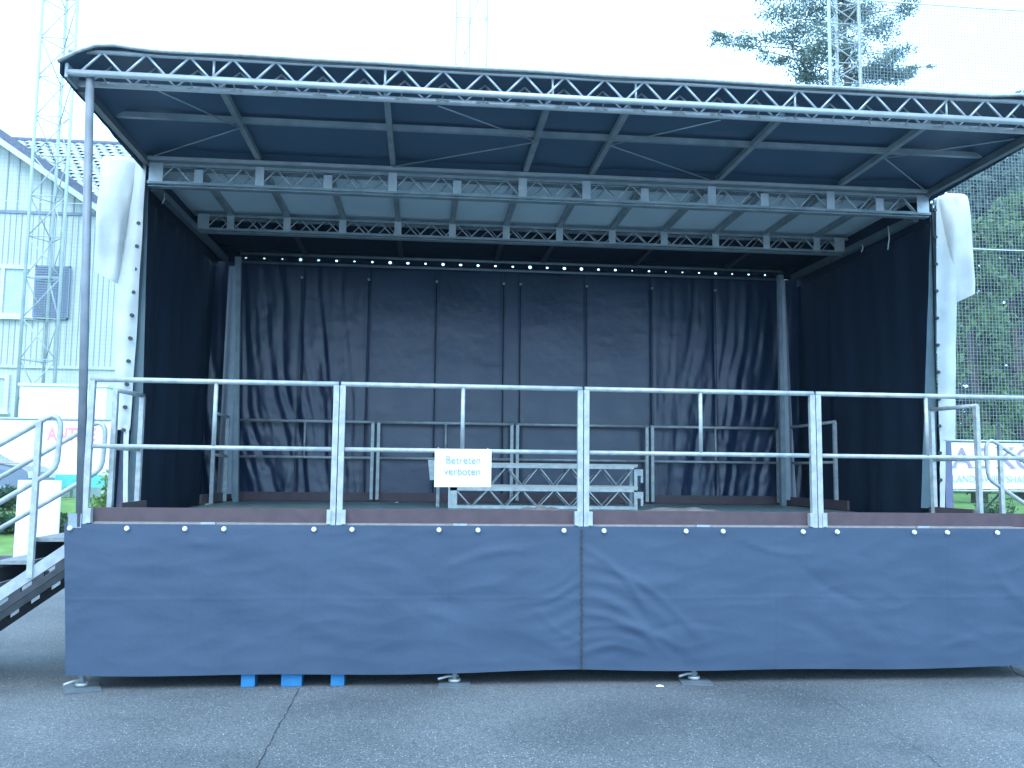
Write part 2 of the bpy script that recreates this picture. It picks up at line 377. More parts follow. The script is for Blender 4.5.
# --- back rail: two tubes and a dark strip pierced with eyelet holes (daylight shows through)
YB = 5.68
pL, pR = at(246, 258, Y=YB), at(765, 275, Y=YB)
zc = (pL.z+pR.z)/2
for dz in (.062, -.065): MB().tube((.0, YB-.02, zc+dz), (8.1, YB-.02, zc+dz), .020, 8).build('back_rail', 'dullalu', stage)
b = MB(); nH = 31; st = (pR.x-pL.x)/(nH-1); h0, h1 = zc-.06, zc+.06
rh = random.Random(4)
for i in range(nH):
    cx = pL.x+st*i; x0, x1 = cx-st/2, cx+st/2; r = rh.uniform(.012, .026)*(1 if i < 22 else .75); k = 8; rs = rh.uniform(.6, 1)
    ring = [(cx+r*math.cos(2*math.pi*(j+.5)/k), YB, zc+r*rs*math.sin(2*math.pi*(j+.5)/k)) for j in range(k)]
    sq = [(x1, YB, zc+.02), (x1, YB, h1), (x0, YB, h1), (x0, YB, zc+.02), (x0, YB, zc-.02), (x0, YB, h0), (x1, YB, h0), (x1, YB, zc-.02)]
    o = len(b.v); b.v += ring+sq
    for j in range(k): b.f.append((o+j, o+(j+1) % k, o+k+(j+1) % k, o+k+j)); b.sm.append(False)
b.box((-.32, YB-.001, h0), (pL.x-st/2, YB+.001, h1)); b.box((pR.x+st/2, YB-.001, h0), (8.42, YB+.001, h1))
b.build('eyelet_strip', 'black', stage)
MB().box((-.36, YB+.02, zc+.06), (8.42, YB+.035, 4.90)).build('rear_flap', 'black', stage)
# back corner posts
for xa, xb in (((238, 262), (236, 492)), ((780, 278), (783, 500))):
    p, q = at(*xa, Y=5.35), at(*xb, Y=5.35)
    MB().bar((p.x, 5.35, 4.62), (q.x, 5.35, DZ), .075, .075, (0,1,0)).build('corner_post', 'dullalu', stage)
# front corner pole
MB().tube((.036, -.03, 1.19), (-.075, -.06, 4.80), .033, 12).build('corner_pole', 'pole', stage)
MB().box((-.045, -.06, 1.18), (.055, .03, 1.29)).build('pole_socket', 'dullalu', stage)
# hanging straps under the side arms
for px, py, L in ((164, 193, .12), (888, 226, .28), (862, 244, .10)):
    p = at(px, py, Y=2.35 if px < 500 or py < 230 else 2.9)
    MB().path([p, p+Vector((.01, 0, -L*.5)), p+Vector((-.012, 0, -L))], .008, 5).build('hanging_strap', 'galv', stage)

# ================================================================== CLOTHS ON THE STAGE
def fold_set(seed, xa, xb):
    r = random.Random(seed); L = []
    for _ in range(26):                                   # loose diagonal and sagging wrinkles
        x0 = r.uniform(xa, xb); z0 = r.uniform(.2, 1.15); a = r.choice((-1, 1))*r.uniform(.1, .75); l = r.uniform(.25, .8)
        L.append((x0, z0, x0+l*math.cos(a), z0-l*abs(math.sin(a))*r.choice((1, 1, -.4)), r.uniform(.03, .09), r.uniform(-.007, .009), r.uniform(-.12, .12)))
    for z0, dx, dz in ((1.05, .75, -.62), (.93, .85, -.55), (.80, .9, -.42), (.68, .8, -.36), (.52, .9, -.30), (.40, .8, -.16), (.30, .6, -.06), (.20, .5, .03)):
        sg = 1 if xa > 3 else -.6
        L.append((3.985, z0, 3.985+dx*sg*r.uniform(.7, 1.1), z0+dz*(1 if xa > 3 else .5), r.uniform(.03, .05), r.uniform(.007, .013), .10))
    return L
def fold(L, x, z):
    t = 0
    for x0, z0, x1, z1, w, a, bow in L:
        dx, dz = x1-x0, z1-z0; l2 = dx*dx+dz*dz; f = ((x-x0)*dx+(z-z0)*dz)/l2
        if -.15 < f < 1.15:
            l = math.sqrt(l2); d = ((x-x0)*dz-(z-z0)*dx)/l + bow*math.sin(math.pi*f)*l
            if abs(d) < 3*w: t += a*math.exp(-(d/w)**2)*max(0, math.sin(math.pi*(f+.15)/1.3))
    return t
def skirt(xa, xb, label, seamside):
    L = fold_set(11 if seamside > 0 else 8, xa, xb)
    def fn(u, v):
        x = xa+(xb-xa)*u; z = 1.212-(1.212-(.072-.016*math.sin(math.pi*u)))*v
        if seamside < 0: x += .085*v*(1-u)**6
        y = -.050-.026*v - .014*nz(x, z, 0, 1.1)*v - .004*nz(x*.8+z*.6, z*1.7, 5, 2.3) - .0022*(1-2*abs(nz(x*.9+z*.35, z*2.2, 8, 2.6))) - .0016*(1-2*abs(nz(x*.6-z*.5, z*1.5, 18, 4.5)))
        y -= (.75 if seamside > 0 else .5)*fold(L, x, z)*min(1, v*8)
        y -= .0012*math.exp(-((z-.64-.01*nz(x, 0, 1, 2))/.012)**2)               # fold lines left from storage
        for k, xv in enumerate((.9, 1.75, 2.9, 4.75, 5.6, 7.1)): y += .0025*math.exp(-((x-xv-.03*(z-.6))/.012)**2)*min(1, v*4)
        return (x, y, z - .006*math.sin(x*3)*v)
    o = MB().grid(fn, 260, 90).build('stage_skirt', 'vinyl')
    tag(o, label, 'skirt', 'dark vinyl skirts along the front of the stage')
    return o
sL = skirt(-.075, 3.985, 'blue grey vinyl skirt on the left half of the stage front above the blue pallet', -1)
sR = skirt(3.985, 8.02, 'blue grey vinyl skirt on the right half of the stage front, right of the seam', 1)
b = MB(); z = 1.19
while z > .09: b.bar((3.985+.006*math.sin(z*40), -.064-.018*(1.2-z), z), (3.985-.006*math.sin(z*40), -.064-.018*(1.2-z), z-.035), .014, .006, (0,1,0)); z -= .045
b.build('lacing_cord', 'dark', sR)
b = MB().bar((-.07, -.068, 1.165), (3.97, -.068, 1.165), .003, .003); 
for px in (70, 127, 185, 224, 314, 352, 439, 478, 564, 604, 686, 723, 803, 837, 914, 947, 997):
    c = at(px, 525.5+px*.0075, Y=-.06); par = sL if c.x < 3.985 else sR
    n = 10; m_ = MB(); cy = -.068; ring = [(c.x+.021*math.cos(2*math.pi*k/n), cy+.006, 1.178+.021*math.sin(2*math.pi*k/n)) for k in range(n)]
    ring2 = [(c.x+.015*math.cos(2*math.pi*k/n), cy-.012, 1.178+.015*math.sin(2*math.pi*k/n)) for k in range(n)]
    m_.add(ring+ring2, [tuple(range(n, 2*n))]+[(k, (k+1) % n, n+(k+1) % n, n+k) for k in range(n)]).build('stud', 'stud', par)
for X, lab in ((.012, 'added unseen vinyl skirt keeping light out below the left side of the stage'), (8.02, 'added unseen vinyl skirt keeping light out below the right side of the stage')):
    tag(MB().grid(lambda u, v: (X+.015*nz(u*6, v*2, X), .02+5.6*u, 1.19-1.08*v), 40, 8).build('side_light_blocker', 'vinyl'), lab, 'skirt', 'added side skirts that block light')  # hidden side sheets added so the space under the floor stays dark

# back curtain: gathered at the sides, flat with seams between
SEAM = [at(px, 380, Y=5.78).x for px in (298, 366, 435, 503, 520, 587, 653, 717)]
def backc(u, v):
    x = -.58+9.24*u; z = 4.675-(4.675-1.16)*v
    y = 5.84-.10*v**1.5
    gl = max(0, min(1, (2.05-x)/.8)); gr = max(0, min(1, (x-5.95)/.8)); g = max(gl, gr)
    sway = .55*(v**1.5)*(1 if x < 4 else -1)*g
    q = x-sway+.10*nz(x*1.2, v*2.2, 0)
    rid = lambda t, k: 1-2*abs(nz(t, 0, k))
    y += g*(.05*rid(q*2.2+.6*nz(x*.7, v, 12), 1)*(.4+.6*v) + .030*rid(q*5.6+.5*nz(x*2, v*4, 6), 2)*(.4+.6*v) + .018*nz(q*16, v*5, 3)*(.3+.7*v) + .014*nz(q*14, v*26, 9)*v)
    y += .012*nz(x*.9, z*1.2, 4) + .0040*(1-2*abs(nz(x*1.6, z*9, 5)))*(.4+.6*v) + .0025*nz(x*8, z*15, 15)
    for s_ in SEAM: y += .022*math.exp(-((x-s_)/.022)**2)
    return (x, y, z)
bc = MB().grid(backc, 300, 70).build('back_curtain', 'back')
tag(bc, 'dark grey back curtain with vertical seams and loose folds at both ends', 'curtain')
for s_ in SEAM:
    MB().tube((s_, 5.83, 4.46), (s_, 5.80, 4.46), .02, 8).build('eyelet', 'dullalu', bc)
    MB().path([(s_, 5.84-.10*v**1.5-.012, 4.675-3.515*v) for v in (.05, .2, .35, .5, .65, .8, .96)], .005, 5).build('seam', 'black', bc)

def side_curtain(X, sgn, lab):
    def fn(u, v):
        y = 2.10+3.80*u; top = 4.76+.02*u; z = top-(top-.88)*v
        x = X + .06*math.sin(y*5.2+1.2*nz(y, v*2, X))*(.4+.6*v) + .03*nz(y*1.6, v*3, X+3) + .015*math.sin(y*14+2*v)
        return (x, y, z)
    o = MB().grid(fn, 110, 30).build('side_curtain', 'black'); tag(o, lab, 'curtain', 'black side curtains'); return o
cL = side_curtain(-.40, 1, 'black side curtain hanging along the left side of the stage')
cR = side_curtain(8.44, -1, 'black side curtain hanging along the right side of the stage')
def strip(pa, pb, Y, n=24, wav=.008):                       # cloth band between two pixel edges on the plane Y
    def fn(u, v):
        a = at(pa[0][0]+(pa[1][0]-pa[0][0])*v, pa[0][1]+(pa[1][1]-pa[0][1])*v, Y=Y)
        c = at(pb[0][0]+(pb[1][0]-pb[0][0])*v, pb[0][1]+(pb[1][1]-pb[0][1])*v, Y=Y)
        p = a.lerp(c, u); p.y += wav*nz(u*3, v*9, pa[0][0]); return p
    return MB().grid(fn, 6, n)
strip(((146, 168), (127, 502)), ((149, 168), (140, 508)), 2.13).build('edge_band', 'strapgreen', cL)
strip(((931, 210), (921, 508)), ((936, 205), (937, 508)), 2.13).build('edge_band', 'strapgreen', cR)

def cover(name, ux, lx, zs, Y, label, sgn):
    """folded white cover: a puffy upper wad and a narrow lower strip with dark studs"""
    root = thing(name, (at(ux[0], 300, Y=Y).x, Y, zs[2]), label, 'tarpaulin', 'white folded covers at the stage corners')
    (a0, a1, b0, b1) = ux                     # upper wad: left/right X at top, left/right X at bottom
    z0, z1, z2 = zs
    def up(u, v):
        # closed flattened profile
        t = 2*math.pi*u; xl = a0+(b0-a0)*v; xr = a1+(b1-a1)*v; zb = z0+(z1-z0)*v
        cx, hw = (xl+xr)/2, (xr-xl)/2
        th = .055+.10*math.sin(math.pi*min(1, v*.75+.12))
        c, s = math.cos(t), math.sin(t)
        x = cx + hw*(abs(c)**.6)*(1 if c > 0 else -1); y = Y + .05 + th*(abs(s)**.8)*(1 if s > 0 else -1)
        k = (x-cx)/max(hw, .01)*sgn
        z = zb + .06*v*k*(1 if v > .5 else v*2) + .03*(1-v)*math.cos(t*1)*0 - .05*(1-v)**4*abs(k)**3
        y += .045*nz(x*6, z*2.2, Y+a0) + .02*(1-2*abs(nz(x*5+z, z*1.1, Y+3))) + .028*math.sin((x*1.4-z*.30)*15+2*nz(x*3,z,1))*(.25+.75*v); x += .018*nz(z*2.5, u*2, a0)
        return (x, y, z)
    m_ = MB().grid(up, 40, 26); n = 41
    m_.f.append(tuple(reversed(range(40)))); m_.sm.append(True)
    m_.build('cover_fold', 'whitecloth', root)
    (c0, c1, d0, d1) = lx
    def lo(u, v):
        xl = c0+(d0-c0)*v; xr = c1+(d1-c1)*v
        x = xl+(xr-xl)*u; z = z0-.05+(z2-z0+.05)*v
        return (x, Y-.02+.03*math.sin(u*5+v*3)+.02*nz(x*5, z*2, 2), z)
    MB().grid(lo, 8, 40).build('cover_strip', 'whitecloth', root)
    return root
AX = lambda px, py, Y=2.08: at(px, py, Y=Y).x
fL = cover('corner_cover', (AX(98,160), AX(140,160), AX(94,275), AX(117,285)), (AX(120,180), AX(147,180), AX(113,430), AX(130,430)), (4.88, 3.60, at(120, 430, Y=2.08).z), 2.08,
           'white folded tarpaulin at the left front edge of the side curtain', -1)
fR = cover('corner_cover', (AX(938,200), AX(969,197), AX(955,300), AX(974,300)), (AX(936,210), AX(956,210), AX(939,440), AX(956,440)), (4.87, 3.66, at(945, 440, Y=2.08).z), 2.08,
           'white folded tarpaulin at the right front edge beside the safety net', 1)
strip(((123.5, 425), (123, 503)), ((129, 425), (127.5, 503)), 2.05).build('cover_tail', 'whitecloth', fL)
strip(((940, 432), (940, 508)), ((946, 432), (945, 508)), 2.05).build('cover_tail', 'whitecloth', fR)
for i in range(11):
    t = i/10
    p = at(140-.0+ (123-140)*t, 200+t*230, Y=2.03); MB().tube(p, p+Vector((0, .03, 0)), .02, 8).build('stud', 'dark', fL)
    p = at(935.5+ (941-935.5)*t, 210+t*270, Y=2.03); MB().tube(p, p+Vector((0, .03, 0)), .02, 8).build('stud', 'dark', fR)
# pale tapered strips of cloth beside the back corner posts
for top, bot, lab in (((229, 236), (216, 234), 'pale grey cloth strip widening downwards beside the left back post'),
                      ((781, 785), (785, 797), 'pale grey cloth strip widening downwards beside the right back post')):
    def fn(u, v, top=top, bot=bot):
        ya = 266+ (0 if top[0] < 500 else 14); yb = 494+(0 if top[0] < 500 else 6)
        a = at(top[0]+(bot[0]-top[0])*v, ya+(yb-ya)*v, Y=5.3); c = at(top[1]+(bot[1]-top[1])*v, ya+(yb-ya)*v, Y=5.3)
        p = a.lerp(c, u); p.y += .04*math.sin(u*7+v*2)*v; return p
    tag(MB().grid(fn, 10, 30).build('cloth_strip', 'strip'), lab, 'cloth', 'pale cloth strips at the back posts')

# ================================================================== GUARD RAILS
def rail_panel(name, L, label, group, h=1.135, clamps=True, baluster=True, post=.044, r=.021, off=.026):
    root = thing(name, (0, 0, 0), label, 'guard rail', group)
    for x, s in ((off, 1), (L-off, -1)):
        MB().bar((x, 0, 0), (x, 0, h-.012), post, post, (0,1,0)).build('post', 'rail', root)
        if clamps: MB().box((x+s*.028-.018, -.032, .012), (x+s*.028+.018+.004*s, .026, .125)).build('clamp', 'rail', root)
    MB().tube((.010, 0, h), (L-.010, 0, h), r, 10).build('top_rail', 'rail', root)
    MB().tube((.050, 0, h*.535), (L-.050, 0, h*.535), r*.9, 10).build('middle_rail', 'rail', root)
    if baluster: MB().tube((L/2, 0, h*.54), (L/2, 0, h-.01), r*.8, 8).build('baluster', 'rail', root)
    return root
FL = ['guard rail panel at the left end of the stage front, beside the grey corner pole',
      'guard rail panel on the stage front with the white paper sign hung on it',
      'guard rail panel on the stage front just right of the seam between the skirts',
      'guard rail panel at the right end of the stage front, before the advertising banner']
front = rail_panel('guard_rail', 1.955, FL[0], 'guard rails along the stage front'); front.location = (.045, -.030, 1.208)
for i in (1, 2, 3):
    c = rail_panel('guard_rail', 2.0, FL[1], 'guard rails along the stage front') if i == 1 else copy_tree(wide)
    if i == 1: wide = c
    c.location = (2.0*i, -.030, 1.208); c['label'] = FL[i]
BL = ['rear guard rail panel before the folds at the left end of the back curtain', 'rear guard rail panel seen left of and behind the white sign',
      'rear guard rail panel directly behind the metal steps', 'rear guard rail panel before the folds at the right end of the back curtain']
back = rail_panel('guard_rail', 2.0, BL[0], 'guard rails along the back of the stage', 1.10, False, off=.042); back.location = (0, 5.62, 1.245)
for i in (1, 2, 3): c = copy_tree(back); c.location = (2.0*i, 5.62, 1.245); c['label'] = BL[i]
def side_panel(xa, ya, xb, yb, lab, bal=False):
    o = rail_panel('guard_rail', math.hypot(xb-xa, yb-ya), lab, 'short guard rails on the stage sides', 1.13, False, bal); o.location = (xa, ya, 1.222); o.rotation_euler.z = math.atan2(yb-ya, xb-xa); return o
side_panel(-.105, 1.02, -.05, 1.68, 'short guard rail on the left side, before the white cover strip')
side_panel(.066, 4.18, .05, 5.08, 'short guard rail at the rear left corner, before the pale cloth strip')
side_panel(8.12, .96, 7.99, 1.60, 'short guard rail on the right side, before the right white cover')
side_panel(8.035, 3.88, 8.056, 5.52, 'longer guard rail at the rear right corner, against the black curtain')

# ================================================================== SIGN, STEPS AND SMALL THINGS ON THE STAGE
p0, p1 = at(435, 449, Y=-.075), at(491, 487.5, Y=-.075)
sg = thing('paper_sign', (2.98, -.07, 1.52), 'white paper sign with grey lettering hung on the front guard rail', 'sign')
MB().grid(lambda u, v: (p0.x+(p1.x-p0.x)*u, -.066-.006*math.sin(math.pi*v)+.004*math.sin(u*4), p0.z+.004*u+(p1.z-p0.z)*v), 8, 8).build('sheet', 'paper', sg)
text_mb('Betreten', .088, (p0.x+.085, -.0755, p0.z-.115), sx=.92).build('lettering', 'ink', sg)
text_mb('verboten', .088, (p0.x+.075, -.0765, p0.z-.205), sx=.92).build('lettering', 'ink', sg)
for u in (.06, .94): MB().tube((p0.x+(p1.x-p0.x)*u, -.06, p0.z-.01), (p0.x+(p1.x-p0.x)*u, -.03, p0.z+.012), .006, 6).build('clip', 'ink', sg)

def steps():
    Yf = 3.40
    A = lambda x, y, Y=Yf: at(x, y, Y=Y)
    root = thing('stage_steps', (A(545, 509).x, Yf, DZ), 'low aluminium two tread steps with zigzag sides standing on the stage floor', 'steps')
    for k, (xl, xr, yt, yb, Y, xp) in enumerate(((450, 637, 489.5, 508.5, Yf, (450, 458)), (437, 637, 466.5, 486.5, Yf+.30, (428, 438)))):
        tl, tr = at(xl, yt, Y=Y), at(xr, yt, Y=Y); z1 = (tl.z+tr.z)/2; z0 = (at(xl, yb, Y=Y).z+at(xr, yb, Y=Y).z)/2
        if k == 0: z0 = DZ+.022
        x0, x1 = tl.x, tr.x
        f = MB()
        for y in (Y, Y+.26):
            f.bar((x0, y, z0), (x1, y, z0), .035, .035); f.bar((x0, y, z1), (x1, y, z1), .04, .042)
        fo = f.build('tread_frame', 'rail', root)
        for y in (Y, Y+.26):
            f = MB(); x = x0+.06; pt = .40; up = False
            while x < x1-.1:
                xx = min(x+pt/2, x1-.02); f.tube((x, y, z1 if not up else z0), (xx, y, z0 if not up else z1), .009, 6)
                x += pt/2; up = not up
            f.build('lacing', 'rail', fo)
        MB().box((x0-.02, Y-.02, z0-.015), (x0+.085 if k == 0 else x0+.04, Y+.02, z1+.02)).build('end_plate', 'rail', fo)
        for xx, yy in ((x1-.02, Y), (x1-.02, Y+.26), (x0+.02, Y+.26)): MB().bar((xx, yy, DZ+.002), (xx, yy, z1), .04, .04, (0,1,0)).build('leg', 'rail', root)
        MB().box((x0-.01, Y-.012, z1+.022), (x1+.01, Y+.27, z1+.04)).build('tread_board', 'wood', root)
        MB().box((x1+.01, Y+.05, z1-.10), (x1+.09, Y+.11, z1-.02)).box((x1+.06, Y+.05, z1-.19), (x1+.09, Y+.11, z1-.10)).build('hook', 'rail', root)
    a = [at(428, 460, Y=Yf+.32), at(440, 460, Y=Yf+.32), at(440, 480, Y=Yf+.32), at(430, 480, Y=Yf+.32)]
    MB().prism(a, (0, .03, 0)).build('side_plate', 'rail', root)
steps()
def crumple(px0, px1, py, seed, lab):
    a, c = at(px0, py, Z=DZ+.01), at(px1, py, Z=DZ+.01)
    def fn(u, v):
        p = a.lerp(c, u); h = max(0, .035+.05*nz(u*5, v*2, seed))*math.sin(math.pi*v)*math.sin(math.pi*u)**.5
        return (p.x, p.y-.12+.24*v+.05*nz(u*4, 0, seed), DZ+.006+h)
    tag(MB().grid(fn, 40, 8).build('crumpled_sheet', 'tan'), lab, 'sheet', 'crumpled tan sheets on the stage floor')
crumple(640, 718, 511, 1, 'crumpled tan sheet lying on the stage floor right of the metal steps')
crumple(520, 560, 509.5, 6, 'small crumpled tan scrap on the floor before the metal steps')
p = at(397, 502, Z=DZ+.012)
tag(MB().grid(lambda u, v: (p.x-.03+.06*u, p.y-.02+.04*v, DZ+.004+.012*math.sin(math.pi*u)*math.sin(math.pi*v)), 4, 4).build('paper_scrap', 'paper'), 'tiny white paper scrap on the stage floor behind the second front rail', 'paper scrap')
p = at(660, 687, Z=GZ)
tag(MB().grid(lambda u, v: (p.x-.03+.06*u, p.y-.02+.05*v, GZ+.006+.012*math.sin(math.pi*u)*math.sin(math.pi*v)), 4, 4).build('paper_scrap', 'paper'), 'tiny white paper scrap on the asphalt left of the right hand jack', 'paper scrap')

# ================================================================== UNDER THE STAGE
JL = ['screw jack with a square foot plate under the left corner of the stage', 'screw jack under the middle of the stage, right of the blue pallet', 'screw jack under the right half of the stage front']
def jack(loc, lab):
    root = thing('screw_jack', (0, 0, 0), lab, 'screw jack', 'screw jacks under the stage front')
    MB().box((-.125, -.185, .002), (.125, .10, .014)).build('foot_plate', 'armgrey', root)
    b = MB().tube((0, 0, .018), (0, 0, .04), .05, 12).tube((0, 0, .04), (0, 0, .28), .021, 10); b.build('spindle', 'galv', root)
    MB().tube((0, 0, .22), (0, 0, 1.0), .032, 10).build('sleeve', 'dark', root)
    MB().path([(-.13, -.05, .045), (-.06, -.02, .06), (.03, .01, .058)], .011, 6).build('handle', 'galv', root)
    root.location = loc; root['label'] = lab; return root
j0 = jack((at(78, 680, Z=0).x+.06, .0, GZ), JL[0]); j0.rotation_euler.z = R(24)
for px, lab in ((455, JL[1]), (702, JL[2])):
    c = copy_tree(j0); c.location = (at(px, 682, Z=0).x, .0, GZ); c['label'] = lab; c.rotation_euler.z = R(random.uniform(-9, 9))
pl = thing('blue_pallet', (1.75, .5, 0), 'blue wooden pallet under the stage, its three block ends showing below the skirt', 'pallet')
for px in (248, 291.5, 337.5):
    x = at(px, 683, Y=-.03).x; w = .052 if px < 280 or px > 300 else .078
    for yy in (-.04, .45, .94): MB().box((x-w, yy, GZ+.002), (x+w, yy+.14, .10)).build('block', 'blue', pl)
b = MB()
for i in range(7): b.box((1.32, -.04+.165*i, .122), (2.14, .07+.165*i, .144))
b.build('deck_boards', 'blue', pl)
b = MB()
for yy in (-.04, .45, .94): b.box((1.32, yy, .1005), (2.14, yy+.14, .1215))
b.build('stringer_boards', 'blue', pl)
b = MB().path([at(1006, 660, Y=-.03), at(1015, 672, Y=-.12), at(1024, 676, Y=-.2), (8.4, -.3, GZ+.012), (9.2, -.35, GZ+.012)], .010, 6)
tag(b.build('power_cable', 'tyre'), 'black cable coming out under the right end of the skirt', 'cable')

# ================================================================== STAIRS
def stairs(label):
    root = thing('stage_stairs', (0, 0, 0), label, 'stairs', 'stairs at the stage sides')
    sl = .72
    for y in (-.03, .97):
        b = MB(); L = 1.50
        b.prism([(-.02, y, 1.07), (-.02, y, .965), (-L+.02, y, .965-sl*(L-.04)), (-L-.12, y, .965-sl*(L-.04)), (-L-.02, y, 1.07-sl*L)], (0, .045, 0)); b.build('stringer', 'galv', root)
        b = MB()
        zf = lambda x, t: .961-.111*t+sl*(x+.02)
        seg = lambda xa, xb, t0, t1: b.prism([(xb, y+.003, zf(xb, t0)), (xb, y+.003, zf(xb, t1)), (xa, y+.003, zf(xa, t1)), (xa, y+.003, zf(xa, t0))], (0, .03, 0))
        seg(-L+.15, -.02, .30, .80); x = -.02
        while x > -L+.3: seg(x-.085, x, 0, .297); x -= .165
        b.build('lower_flange', 'dark', root)
        h = MB()
        pts = [(-1.62, y, 1.16), (-.587, y, 1.806), (-.30, y, 1.985)]
        cx = -.205
        pts += [(-.235, y, 2.03), (-.19, y, 2.045), (-.15, y, 2.03), (-.128, y, 1.985), (-.125, y, 1.93), (-.135, y, 1.70), (-.15, y, 1.645), (-.19, y, 1.60), (-.25, y, 1.56), (-.56, y, 1.36), (-1.62, y, .70)]
        h.path(pts, .021, 10); ho = h.build('handrail', 'rail', root)
        for x in (-.285, -1.45):
            MB().bar((x, y, .99+sl*(x+.02)), (x, y, 1.995+.62*(x+.285)), .042, .042, (0,1,0)).build('post', 'rail', ho)
    for i in range(6):
        x1 = -.03-.25*i; z = 1.10-.175*i
        MB().box((x1-.27, .018, z-.03), (x1, .968, z)).build('tread', 'treadgrey', root)
        MB().box((x1-.02, .05, z+.004), (x1-.012, .94, z+.145)).build('riser', 'dark', root)
        MB().box((x1-.27, .018, z-.06), (x1-.262, .968, z-.031)).build('nosing', 'galv', root)
    return root
stL = stairs('galvanised metal stairs with bent handrails at the left side of the stage'); stL.location = (-.02, -.02, 0)
stR = copy_tree(stL); stR['label'] = 'metal stairs at the right side of the stage, only the bent handrail showing'
stR.rotation_euler.z = math.pi; stR.location = (8.62, 1.78, 0)

# ================================================================== BEHIND THE STAGE, LEFT
def face(px, py, Y): return at(px, py, Y=Y)
# white board on the asphalt
a, c = face(18, 480, 9.2), face(57, 548, 9.2)
wb = thing('white_board', ((a.x+c.x)/2, 9.2, 0), 'plain white board standing on the asphalt behind the left stairs', 'board')
MB().box((a.x, 9.2, GZ+.01), (c.x, 9.25, a.z)).build('panel', 'banner', wb)
for x in (a.x+.06, c.x-.06): MB().bar((x, 9.28, GZ), (x, 9.28, a.z-.1), .05, .04, (0,1,0)).build('prop', 'galv', wb)
# advertising board with pink letters
YB1 = 19.5
a, c = face(-90, 419, YB1), face(125, 478, YB1); zt, zb = face(40, 419, YB1).z, face(40, 487, YB1).z
ab = thing('advertising_board', ((a.x+c.x)/2, YB1, lawn_z(-6, YB1)), 'white advertising board with pink letters and a turquoise foot, behind the left stairs', 'advertising board')
MB().box((a.x, YB1, zb+.36), (c.x, YB1+.04, zt-.03)).build('panel', 'banner', ab)
MB().box((a.x, YB1-.005, zb), (c.x, YB1+.04, zb+.355)).build('foot_panel', 'turq', ab)
MB().tube((a.x, YB1, zt), (c.x, YB1, zt), .035, 8).build('top_rail', 'galv', ab)
for i in range(5):
    x = a.x+(c.x-a.x)*i/4; MB().tube((x, YB1+.08, lawn_z(x, YB1)-.2), (x, YB1+.08, zt+.04), .04, 8).build('post', 'galv', ab)
o = face(47, 440, YB1-.01); text_mb('ANTIKE', .52, o, sx=.74, bold=.030).build('lettering', 'pink', ab)
# white hut behind it
a, c = face(21, 383, 20.4), face(104, 440, 20.4); zg = lawn_z(-6, 20.4)
hu = thing('white_hut', ((a.x+c.x)/2, 20.9, zg), 'small white flat roofed hut behind the pink lettered board, under the left mast', 'hut')
MB().box((a.x, 20.4, zg-.2), (c.x, 21.5, a.z-.08)).build('wall', 'banner', hu)
MB().box((a.x-.06, 20.34, a.z-.079), (c.x+.06, 21.56, a.z)).build('roof', 'trimw', hu)
# lattice masts
def mast(name, legs, z0, H, seg, label, r=.045, lr=.022, m='galv'):
    root = thing(name, (sum(l[0] for l in legs)/3, sum(l[1] for l in legs)/3, z0), label, 'lattice mast', 'lattice masts behind the stage')
    for l in legs: MB().tube((l[0], l[1], z0-.1), (l[0], l[1], z0+H), r, 8).build('leg', m, root)
    b = MB(); n = int(H/seg)
    for i in range(n):
        za = z0+.3+i*seg
        for k in range(3):
            p, q = legs[k], legs[(k+1) % 3]
            if i % 2: p, q = q, p
            b.tube((p[0], p[1], za), (q[0], q[1], za+seg), lr, 5); b.tube((p[0], p[1], za+seg), (q[0], q[1], za+seg), lr*.9, 5)
    b.build('lattice', m, root); return root
Ym = 22.0
xl, xm, xr = face(43, 0, Ym).x, face(67, 0, Ym+.8).x, face(78, 0, Ym).x
M['mastwhite'] = mat('pale_mast_paint', (.34, .40, .40), .5, .1, (.40, .46, .46), 3)
M['mastfar'] = mat('far_mast_paint', (.30, .34, .34), .6)
mast('lattice_mast', ((xl, Ym), (xr, Ym), (xm, Ym+.8)), lawn_z(-9, Ym), 19, 1.32, 'tall pale lattice mast in front of the white clad house', .056, .02, 'mastwhite')
Ym = 17.6
xl, xm, xr = face(830, 60, Ym).x, face(837, 60, Ym+.6).x, face(860, 60, Ym).x
mast('lattice_mast', ((xl, Ym), (xr, Ym), (xm, Ym+.6)), lawn_z(12, Ym), 17, .62, 'tall lattice mast standing before the pine above the stage roof', .055, .02, 'galv')
Ym = 60
xl, xm, xr = face(456, 40, Ym).x, face(470, 40, Ym).x, face(487, 40, Ym).x
mast('lattice_mast', ((xl, Ym), (xr, Ym), (xm, Ym+1.0)), lawn_z(5, Ym), 46, 4.0, 'distant thin mast almost lost in the white sky above the middle of the roof', .06, .03, 'mastfar')

# clad house
YH = 24.0
F = lambda px, py, Y=YH: at(px, py, Y=Y)
v0, v1 = F(0, 141), F(95, 207)
sl = (v0.z-v1.z)/(v1.x-v0.x)
xr_, xl_ = F(132, 300).x, F(0, 300).x-9.0
zline = lambda x: v1.z - sl*(x-v1.x)
ridge = F(0, 300).x-3.6; zr = zline(ridge)
ztop = lambda x: zline(x) if x > ridge else zr-(ridge-x)*sl
zg = lawn_z(-10, YH)-.3
ho = thing('white_clad_house', ((xl_+xr_)/2, YH+4, zg), 'white board clad house with a dark pitched roof at the left edge', 'house')
MB().prism([(xl_, YH, zg), (xr_, YH, zg), (xr_, YH, ztop(xr_)), (ridge, YH, zr), (xl_, YH, ztop(xl_))], (0, 8, 0)).build('wall', 'clad', ho)
b = MB(); zm, zl2 = F(50, 213).z, F(50, 367).z
x = xl_+.1
while x < xr_-.05: b.box((x-.022, YH-.02, zm+.05), (x+.022, YH-.001, ztop(x)-.06)); x += .37
x = xl_+.1
